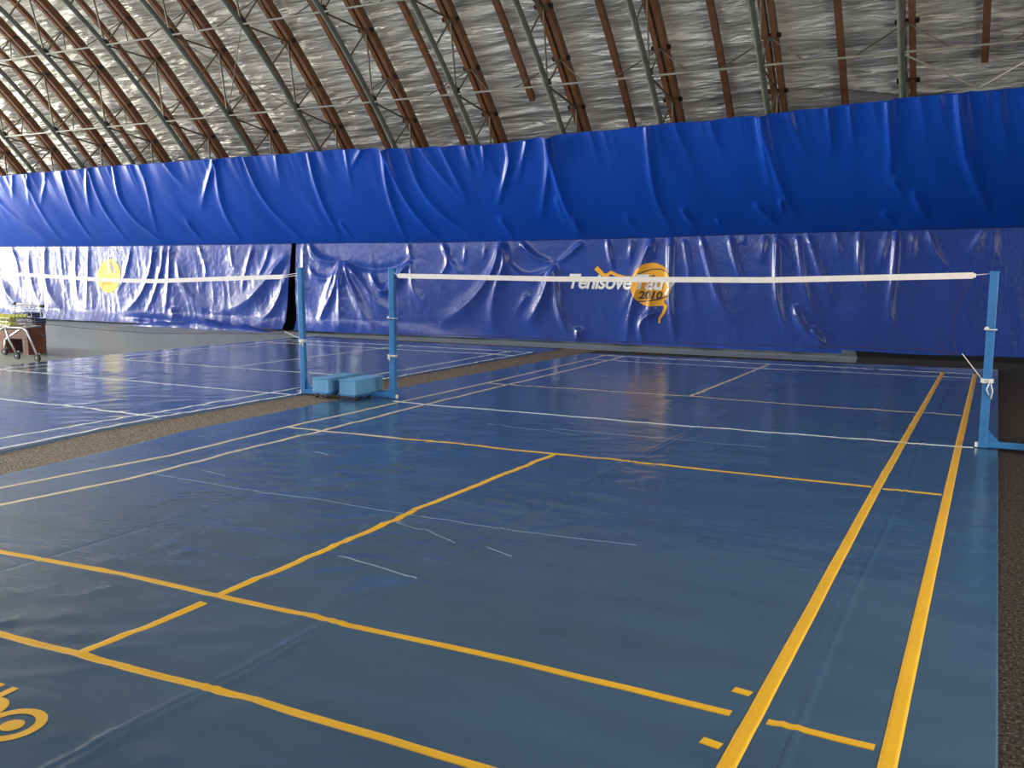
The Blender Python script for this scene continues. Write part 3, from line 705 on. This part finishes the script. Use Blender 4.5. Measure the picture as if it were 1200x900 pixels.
line(m1, [(-3.0, -6.0), (-1.62, -5.97), (-.66, -5.91), (.02, -5.92), (1.59, -5.91), (2.50, -5.94)], .045, Y_, SE, lift=.0078)
line(m1, [(2.63, -5.94), (2.99, -5.95)], .045, Y_, SE)
line(m1, [(-3.0, -6.76), (-.5, -6.72), (.92, -6.67), (3.05, -6.70)], .045, Y_, SE, lift=.0078)
line(m1, [(2.46, -5.745), (2.53, -5.755)], .045, Y_, SE, label='short yellow tick'); line(m1, [(2.46, -6.18), (2.53, -6.19)], .045, Y_, SE, label='short yellow tick')
line(m1, [(-2.98, -2.03), (-2.5, -2.06), (-1.6, -2.02)], .042, C_, SE, lift=.0078, label='start of the service line, grazing reflection in its cream colour')  # left end paled in colour to imitate grazing reflection
line(m1, [(-1.6, -2.02), (-.07, -1.97), (2.53, -1.96)], .042, Y_, SE, lift=.0078); line(m1, [(2.61, -1.99), (3.0, -1.97)], .042, Y_, SE)
line(m1, [(2.575, -8.9), (2.58, -5.93), (2.57, -1.99), (2.6, 6.66)], .058, Y_, SE, lift=.0082); line(m1, [(3.04, -8.9), (3.04, -6.01), (3.04, 0), (3.05, 6.66)], .058, Y_, SE, lift=.0082)
line(m1, [(-3.02, -8.9), (-3.02, -5.03), (-2.96, -4.36), (-2.86, -3.63), (-2.95, -2.03), (-2.94, -.17), (-2.92, 2.05), (-2.99, 6.62)], .042, C_, SE, label='cream sideline')
line(m1, [(-2.6, -8.9), (-2.58, -5.33), (-2.46, -4.41), (-2.50, -2.95), (-2.5, -2.06), (-2.57, -.12), (-2.58, 1.92), (-2.60, 6.62)], .042, C_, SE, label='cream sideline')
line(m1, [(-3.05, -.04), (-2.59, -.10), (-1.28, -.05), (.51, -.05), (2.58, .04), (3.16, .08)], .034, W_, SE, lift=.0086, label='white line under the net')
line(m1, [(-2.92, 2.03), (-2.47, 2.0), (-.05, 2.09), (1.65, 2.03), (3.0, 2.10)], .036, C_, SE, label='cream far service line')
line(m1, [(-.05, 2.11), (-.03, 6.58)], .042, C_, SE, lift=.0078, label='cream far centre line')
line(m1, [(-3.1, 6.6), (-.03, 6.58), (3.06, 6.64)], .034, W_, SE, lift=.0078, label='white far base line'); line(m1, [(-2.9, 5.78), (-.57, 5.80), (3.04, 6.05)], .034, W_, SE, lift=.007, label='white far long service line')
for pts, w_ in [([(.1, -5.14), (.35, -5.17), (.69, -5.24)], .018), ([(-2.43, -4.17), (-1.9, -4.19), (-1.2, -4.22), (-.6, -4.20), (-.1, -4.23), (.6, -4.24), (1.5, -4.16)], .012),
               ([(-.02, -4.44), (.3, -4.5), (.55, -4.62)], .009), ([(.75, -4.6), (.95, -4.68)], .012), ([(-2.2, -3.9), (-1.9, -3.95)], .012), ([(-.6, -.85), (.9, -.82), (1.5, -.78)], .010), ([(-1.9, -2.9), (-1.7, -2.96)], .012), ([(-1.3, -.9), (-.2, -1.05)], .008)]:
    line(m1, pts, w_*.6, M['scuff'], SE, 'scuff_mark', .0066)
# yellow emblem, half outside the picture
def flat(root, polys, name, m, lift=.0080, label=None):
    mb = MB()
    for p in polys:
        P = np.array(p, float); zz = lift+hz(P[:, 0], P[:, 1], SE); mb.add([(a_, b_, c_) for (a_, b_), c_ in zip(P, zz)], [tuple(range(len(p)))])
    o = mb.build(name, m, root)
    if label: o['label'] = label
    return o
def ringp(cx, cy, r0, r1, a0=0, a1=360, n=36):
    out = []
    for k in range(n):
        t0, t1 = R(a0+(a1-a0)*k/n), R(a0+(a1-a0)*(k+1)/n)
        q = [(cx+r1*math.cos(t0), cy+r1*math.sin(t0)), (cx+r1*math.cos(t1), cy+r1*math.sin(t1))]
        out.append(q+([(cx+r0*math.cos(t1), cy+r0*math.sin(t1)), (cx+r0*math.cos(t0), cy+r0*math.sin(t0))] if r0 > 0 else [(cx, cy)]))
    return out
flat(m1, ringp(.287, -7.212, .080, .119), 'emblem_ring', Y_); flat(m1, ringp(.296, -7.212, 0, .041, n=20), 'emblem_dot', Y_)
flat(m1, ringp(.080, -7.185, 0, .092, -40, 175, 30), 'emblem_bowl', Y_, .0084)
flat(m1, [[(.018, -7.018), (.054, -7.017), (.066, -7.12), (.028, -7.12)]], 'emblem_stem', Y_, .0082); flat(m1, [[(-.058, -7.018), (-.024, -7.018), (-.012, -7.20), (-.048, -7.20)]], 'emblem_stem', Y_)

m2 = empty('court_mat', (-7.4, 0, 0), 'blue badminton court mat at the left beyond the carpet strip', 'court mat')
SE2 = [-9.1, -7.1]
def L2(pts, m=W_, w_=.036, **k): o = line(m2, pts, w_, m, SE2, **k); o.location = (7.4, 0, 0); return o
court_mat(m2, [(-10.75, -11), (-10.72, .1), (-10.8, 2.7), (-10.6, 6.9), (-10.5, 9)], [(-4.24, -11), (-4.22, -4.2), (-4.40, -3.1), (-4.40, -.4), (-4.3, 6.8), (-4.3, 9)], lambda X: 7.45+0*np.asarray(X), -9.3, SE2, M['mat2'], .07)
for o in m2.children: o.location = (7.4, 0, 0)
L2([(-4.36, -8.9), (-4.38, -4.13), (-4.47, -3.22), (-4.55, -2.22), (-4.48, -.5), (-4.42, 1.3), (-4.42, 6.5)]); L2([(-4.85, -8.9), (-4.85, -3.8), (-4.82, -1.85), (-4.83, .35), (-4.85, 6.5)])
L2([(-10.3, -8.9), (-10.28, 6.5)]); L2([(-9.85, -8.9), (-9.82, 6.5)], C_)
L2([(-10.3, -2.2), (-7.26, -2.18), (-5.75, -2.18), (-4.55, -2.22)], lift=.0078); L2([(-10.3, 1.75), (-7.59, 1.75), (-4.45, 1.78)], lift=.0078)
L2([(-7.4, 1.78), (-7.35, 6.5)]); L2([(-7.4, -2.2), (-7.4, -6.7)]); L2([(-10.3, 6.5), (-4.42, 6.5)], lift=.0078); L2([(-10.3, 5.75), (-4.42, 5.75)], lift=.0078)
L2([(-10.3, -.2), (-4.5, -.2)], w_=.03); L2([(-10.3, -5.95), (-4.4, -5.95)], lift=.0078); L2([(-10.3, -6.7), (-4.4, -6.7)], lift=.0078)

# ------------------------------------------------------------------ net stands
def stand(loc, direction, label, box_at, wheels, ln=.9, tall=1.57):
    """L-shaped stand: upright post, floor tube running to 'direction' (+1 right), weight box on casters"""
    e = empty('net_stand', loc, label, 'net post'); d = direction
    MB().box((-.036, -.03, .012), (.036, .03, tall), .006).build('post', M['post'], e)
    MB().box((-.04, -.034, tall-.005), (.04, .034, tall+.012), .004).build('post_cap', M['post'], e)
    x0, x1 = sorted((.03*d, ln*d)); MB().box((x0, -.028, .018), (x1, .028, .07), .005).build('floor_tube', M['post'], e)
    MB().add([(.036*d, -.004, .07), (.13*d, -.004, .07), (.036*d, -.004, .17), (.036*d, .004, .07), (.13*d, .004, .07), (.036*d, .004, .17)],
             [(0, 1, 2), (5, 4, 3), (0, 3, 4, 1), (1, 4, 5, 2), (2, 5, 3, 0)]).build('gusset', M['post'], e)
    MB().tube([(-.045*d, 0, .012), (-.045*d, 0, .055)], .02, 8).build('foot_pad', M['cord'], e)
    bx0, bx1, by0, by1 = box_at
    bo = MB().box((bx0, by0, .062), (bx1, by1, .232), .006).build('weight_box', M['box'], e)
    MB().box((bx0-.008, by0-.008, .232), (bx1+.008, by1+.008, .243), .003).build('box_lid', M['box'], bo)
    MB().box((bx0-.01, by0-.012, .046), (bx1+.01, by1+.012, .060), .003).build('carrier_plate', M['post'], e)
    for wx, wy in wheels:
        wh = MB().tube([(wx-.012, wy, .032), (wx+.012, wy, .032)], .026, 14).build('wheel', M['rubber'], e)
        MB().tube([(wx-.016, wy, .032), (wx+.016, wy, .032)], .009, 8).build('wheel_hub', M['chrome'], wh)
        MB().box((wx-.017, wy-.012, .030), (wx-.0135, wy+.012, .046)).build('caster_fork', M['chrome'], wh)
    return e
def rope_knot(e, z, n=3, tail=0., s=-1):
    mb = MB()
    for k in range(n):
        zz = z+k*.014; mb.tube([(.046*math.cos(a)*1.05, .042*math.sin(a), zz) for a in [i*math.pi/6 for i in range(13)]], .006, 6)
    mb.sphere((s*.03, -.048, z+.01), .018, 8, 6)
    if tail: mb.tube([(s*.03, -.05, z), (s*.03+.018, -.055, z-tail*.5), (s*.03+.01, -.052, z-tail)], .006, 6); mb.tube([(s*.02, -.05, z), (s*.02-.02, -.06, z-tail*.4), (s*.02, -.055, z-tail*.75)], .006, 6)
    o = mb.build('rope_knot', M['cord'], e, True); return o
Z0 = .014
sR = stand((3.235, .10, Z0), 1, 'light blue net post at the right with its foot running out of the picture', (.56, .80, -.28, .28), [(.57, -.32), (.80, -.32), (.57, .32), (.80, .32)], .9)
rope_knot(sR, .60, 3, .14, 1); rope_knot(sR, 1.07, 1)
sL = stand((-3.16, .12, Z0), -1, 'light blue net post left of the main net, beside the nearer weight box', (-.55, -.31, -.35, .22), [(-.30, -.37), (-.55, -.37), (-.22, .20), (-.55, .25)], .56)
rope_knot(sL, .98, 1); rope_knot(sL, .52, 2, .05, -1)
s2 = stand((-4.37, -.08, Z0), 1, 'light blue net post of the left court, beside the farther weight box', (.28, .52, -.18, .42), [(.37, -.21), (.52, -.21), (.28, .45), (.52, .45)], .5)
rope_knot(s2, .66, 3, .06, 1)
s2.rotation_euler = (0, R(-.8), 0)
s3 = stand((-10.85, -.08, Z0), -1, 'light blue net post at the far side of the left court', (-.8, -.56, -.28, .28), [(-.57, -.32), (-.80, -.32), (-.57, .32), (-.80, .32)], .9)

def net(yc, xa, xb, ztop, zbot, left, right, label, tie_l, tie_r):
    """ztop / zbot: functions of x; left / right: x of the net's edge as a function of the height fraction"""
    e = empty('badminton_net', ((xa+xb)/2, yc, 0), label, 'net'); cx = (xa+xb)/2
    n = int((xb-xa)/.0205); mb = MB(); t = .00075
    us = np.linspace(0, 1, n+1); vs = np.linspace(0, 1, 9)
    def pt(u, v):
        x = xa+(xb-xa)*u; zt, zb = float(ztop(x))-.05, float(zbot(x))
        xl, xr = left(v), right(v); w_ = xa*(1-u)+xb*u
        x = xl+(xr-xl)*u
        return (x-cx, .012*math.sin(x*3)*v, zt+(zb-zt)*v)
    for u in us: mb.tube([pt(u, v) for v in vs], t, 3, False)
    for v in np.linspace(0, 1, 37): mb.tube([pt(u, v) for u in np.linspace(0, 1, 61)], t, 3, False)
    mo = mb.build('net_mesh', M['net'], e); mo['kind'] = 'stuff'
    pts = [(x, float(ztop(x))) for x in np.linspace(xa, xb, 40)]
    mb = MB(); k = 0
    V = []; 
    for x, z in pts: V += [(x-cx, -.006, z-.055), (x-cx, -.006, z), (x-cx, .006, z), (x-cx, .006, z-.055)]
    F = [(4*i+a_, 4*i+4+a_, 4*i+4+(a_+1) % 4, 4*i+(a_+1) % 4) for i in range(len(pts)-1) for a_ in range(4)]+[(0, 1, 2, 3), (4*len(pts)-1, 4*len(pts)-2, 4*len(pts)-3, 4*len(pts)-4)]
    mb.add(V, F); mb.build('top_tape', M['tape'], e)
    MB().tube([pt(u, 1) for u in np.linspace(0, 1, 50)], .004, 6).build('bottom_cord', M['net'], e)
    MB().tube([pt(0, v) for v in vs], .003, 6).build('side_cord', M['net'], e); MB().tube([pt(1, v) for v in vs], .003, 6).build('side_cord', M['net'], e)
    for (x, z, X2, Z2) in tie_l+tie_r: MB().tube([(x-cx, 0, z), (X2-cx, 0, Z2)], .004, 6).build('tie_rope', M['cord'], e)
    for x in (xa, xb): MB().box((x-cx-.02, -.009, ztop(x)-.045), (x-cx+.02, .009, ztop(x)-.01)).build('tape_end', M['tape'], e)
    return e
zt1 = lambda x: np.interp(x, [-3.1, -1, 1.27, 3.08], [1.53, 1.512, 1.525, 1.585]); zb1 = lambda x: np.interp(x, [-3.09, -2.2, -.7, .8, 2.1, 2.83, 3.02], [.81, .825, .83, .845, .872, .88, .85])
net(.10, -3.05, 3.07, zt1, zb1, lambda v: -3.10+.05*math.sin(math.pi*v), lambda v: 3.07-.11*math.sin(math.pi*min(1, v*.85))-.04*v, 'main badminton net with a white top tape, between the two nearest posts',
    [(-3.05, 1.50, -3.16, 1.555)], [(3.07, 1.56, 3.22, 1.575), (3.02, .86, 3.20, .63)])
zt2 = lambda x: np.interp(x, [-10.8, -10.21, -7.84, -6.93, -4.68], [1.56, 1.51, 1.43, 1.425, 1.505]); zb2 = lambda x: zt2(x)-.74
net(-.10, -10.55, -4.66, zt2, zb2, lambda v: -10.55+.05*math.sin(math.pi*v), lambda v: -4.66-.06*math.sin(math.pi*v), 'left badminton net sagging across the far court in front of the yellow disc',
    [(-10.55, 1.52, -10.83, 1.56)], [(-4.66, 1.49, -4.38, 1.53), (-4.66, 1.47, -4.38, 1.50), (-4.66, .80, -4.37, .70)])

# ------------------------------------------------------------------ ball cart and bench at the left edge
e = empty('ball_cart', (-11.58, 1.18, .003), 'chrome ball cart on casters holding tennis balls at the left edge', 'cart')
def tb(name, pts, r, m='chrome', parent=e, n=7): return MB().tube(pts, r, n).build(name, M[m], parent, True)
tb('frame_tube', [(-.80, -.2, .28), (-.34, -.2, .49), (-.20, -.2, .545), (.28, -.2, .545), (.37, -.2, .50), (.66, -.24, .10)], .020)
tb('leg', [(-.19, -.2, .54), (-.10, -.2, .32), (.0, -.16, .10)], .019)
tb('frame_tube', [(-.80, .2, .28), (-.34, .2, .49), (-.20, .2, .545), (.20, .2, .545)], .018)
tb('leg', [(-.80, .2, .30), (-.84, .2, .10)], .018); tb('leg', [(-.80, -.2, .30), (-.84, -.2, .10)], .018)
for wx, wy in ((.68, -.25), (.01, -.15), (-.84, -.2), (-.84, .2)):
    wh = MB().tube([(wx, wy-.018, .062), (wx, wy+.018, .062)], .062, 16).build('wheel', M['rubber'], e)
    MB().tube([(wx, wy-.022, .062), (wx, wy+.022, .062)], .018, 10).build('wheel_hub', M['chrome'], wh)
    MB().box((wx-.03, wy+.022, .062), (wx+.03, wy+.028, .14)).build('caster_fork', M['chrome'], wh)
tb('cross_bar', [(.20, -.2, .545), (.20, .2, .545)], .014); tb('cross_bar', [(-.34, -.2, .49), (-.34, .2, .49)], .014)
wb = MB()
BX0, BX1 = -1.05, -.02
for z in (.58, .64, .70): wb.tube([(BX0, -.24, z), (BX1, -.24, z), (BX1, .24, z), (BX0, .24, z), (BX0, -.24, z)], .005, 5)
for i in range(14):
    x = BX0+(BX1-BX0)*i/13
    wb.tube([(x, -.24, .70), (x, -.24, .56), (x, .24, .56), (x, .24, .70)], .004, 5)
for i in range(7): y = -.24+.48*i/6; wb.tube([(BX0, y, .70), (BX0, y, .56), (BX1, y, .56), (BX1, y, .70)], .004, 5)
wb.build('wire_basket', M['chrome'], e)
rk = MB()
for z in (.80, .84, .88): rk.tube([(-.60, .22, z), (.25, .22, z+.01)], .007, 6)
for x in (-.60, -.35, -.1, .15): rk.tube([(x, .24, .70), (x, .22, .90)], .006, 6)
rk.build('wire_rack', M['tape'], e)
tb('push_handle', [(-.50, .20, .93), (-.25, .20, .925), (.20, .20, .90)], .014, 'tape')
for a_, b_ in ((-.55, -.43), (.17, .30)): tb('handle_grip', [(a_, .20, .93 if a_ < -.2 else .90), (b_, .20, .93 if a_ < -.2 else .90)], .022, 'rubber')
for x in (-.50, .20): tb('handle_post', [(x, .22, .70), (x, .20, .92)], .009)
bm_ = MB().sphere((0, 0, 0), .033, 10, 7).mesh('tennis_ball', M['felt'], True)
balls = 0
for lay in range(3):
    for ix in range(15):
        for iy in range(6):
            x = -11.58+BX0+.06+ix*.0715+(lay % 2)*.035; y = 1.18-.19+iy*.072+(lay % 2)*.035
            if lay < 2 and iy > 1: continue
            if x > -11.58+BX1-.04 or (lay == 2 and (random.random() < .1 or iy > 4)): continue
            o = inst('tennis_ball', bm_, None, (x+random.uniform(-.003, .003), y+random.uniform(-.003, .003), .603+lay*.056+(random.uniform(0, .012) if lay == 2 else 0)))
            tag(o, 'yellow-green tennis ball in the wire basket of the cart', 'ball', 'tennis balls in the cart'); balls += 1
b = empty('wooden_bench', (-12.56, 1.75, .003), 'red-brown wooden bench behind the ball cart', 'bench')
MB().box((-1.6, -.16, .52), (.50, .22, .56), .006).build('seat', M['wood'], b)
MB().box((-1.6, -.17, .28), (.50, -.14, .52), .004).build('apron', M['wood'], b)
for x in (-1.5, -.30, .37): MB().box((x, -.16, .0), (x+.13, .20, .52), .004).build('leg', M['wood'], b)
for k, (x, z, w_, lb) in enumerate([(-12.24, .563, .54, 'flat navy case lying on the bench, lower of the two'), (-12.28, .662, .46, 'flat navy case on the bench, upper of the two')]):
    t = empty('flat_case', (x, 1.75, z), lb, 'case'); MB().box((-w_/2, -.13, 0), (w_/2, .16, .085), .012).build('case_body', M['navy'], t)
    MB().box((-w_/2-.004, -.134, .038), (w_/2+.004, .164, .047)).build('case_rim', M['chrome'], t)
t = empty('scoop_hook', (-11.50, 1.5, .003), 'small black hook standing on a thin rod beside the bench', 'hook')
MB().tube([(0, 0, .0), (0, 0, .36), (-.03, 0, .42)], .003, 6).build('rod', M['dark'], t); MB().tube([(-.05, 0, .40), (.05, 0, .35)], .016, 7).build('grip', M['rubber'], t)

# ------------------------------------------------------------------ scraps
def squig(name, pts, r, m, lab, cat):
    p0 = Vector(pts[0]); o = MB().tube([Vector(p)-p0 for p in pts], r, 6).build(name, M[m], None, True); o.location = p0; return tag(o, lab, cat)
squig('string_scrap', [(3.435, -5.93, .006), (3.46, -5.96, .010), (3.445, -5.99, .006), (3.47, -6.00, .011), (3.46, -6.04, .006), (3.435, -6.05, .006)], .006, 'cord', 'white scrap of curled string on the dark carpet at lower right', 'string')
squig('rope_bundle', [(3.60, .02, .02), (3.63, -.03, .05), (3.60, -.05, .12), (3.64, -.02, .16), (3.62, .02, .08)], .007, 'cord', 'white rope end lying against the foot of the right post', 'rope')
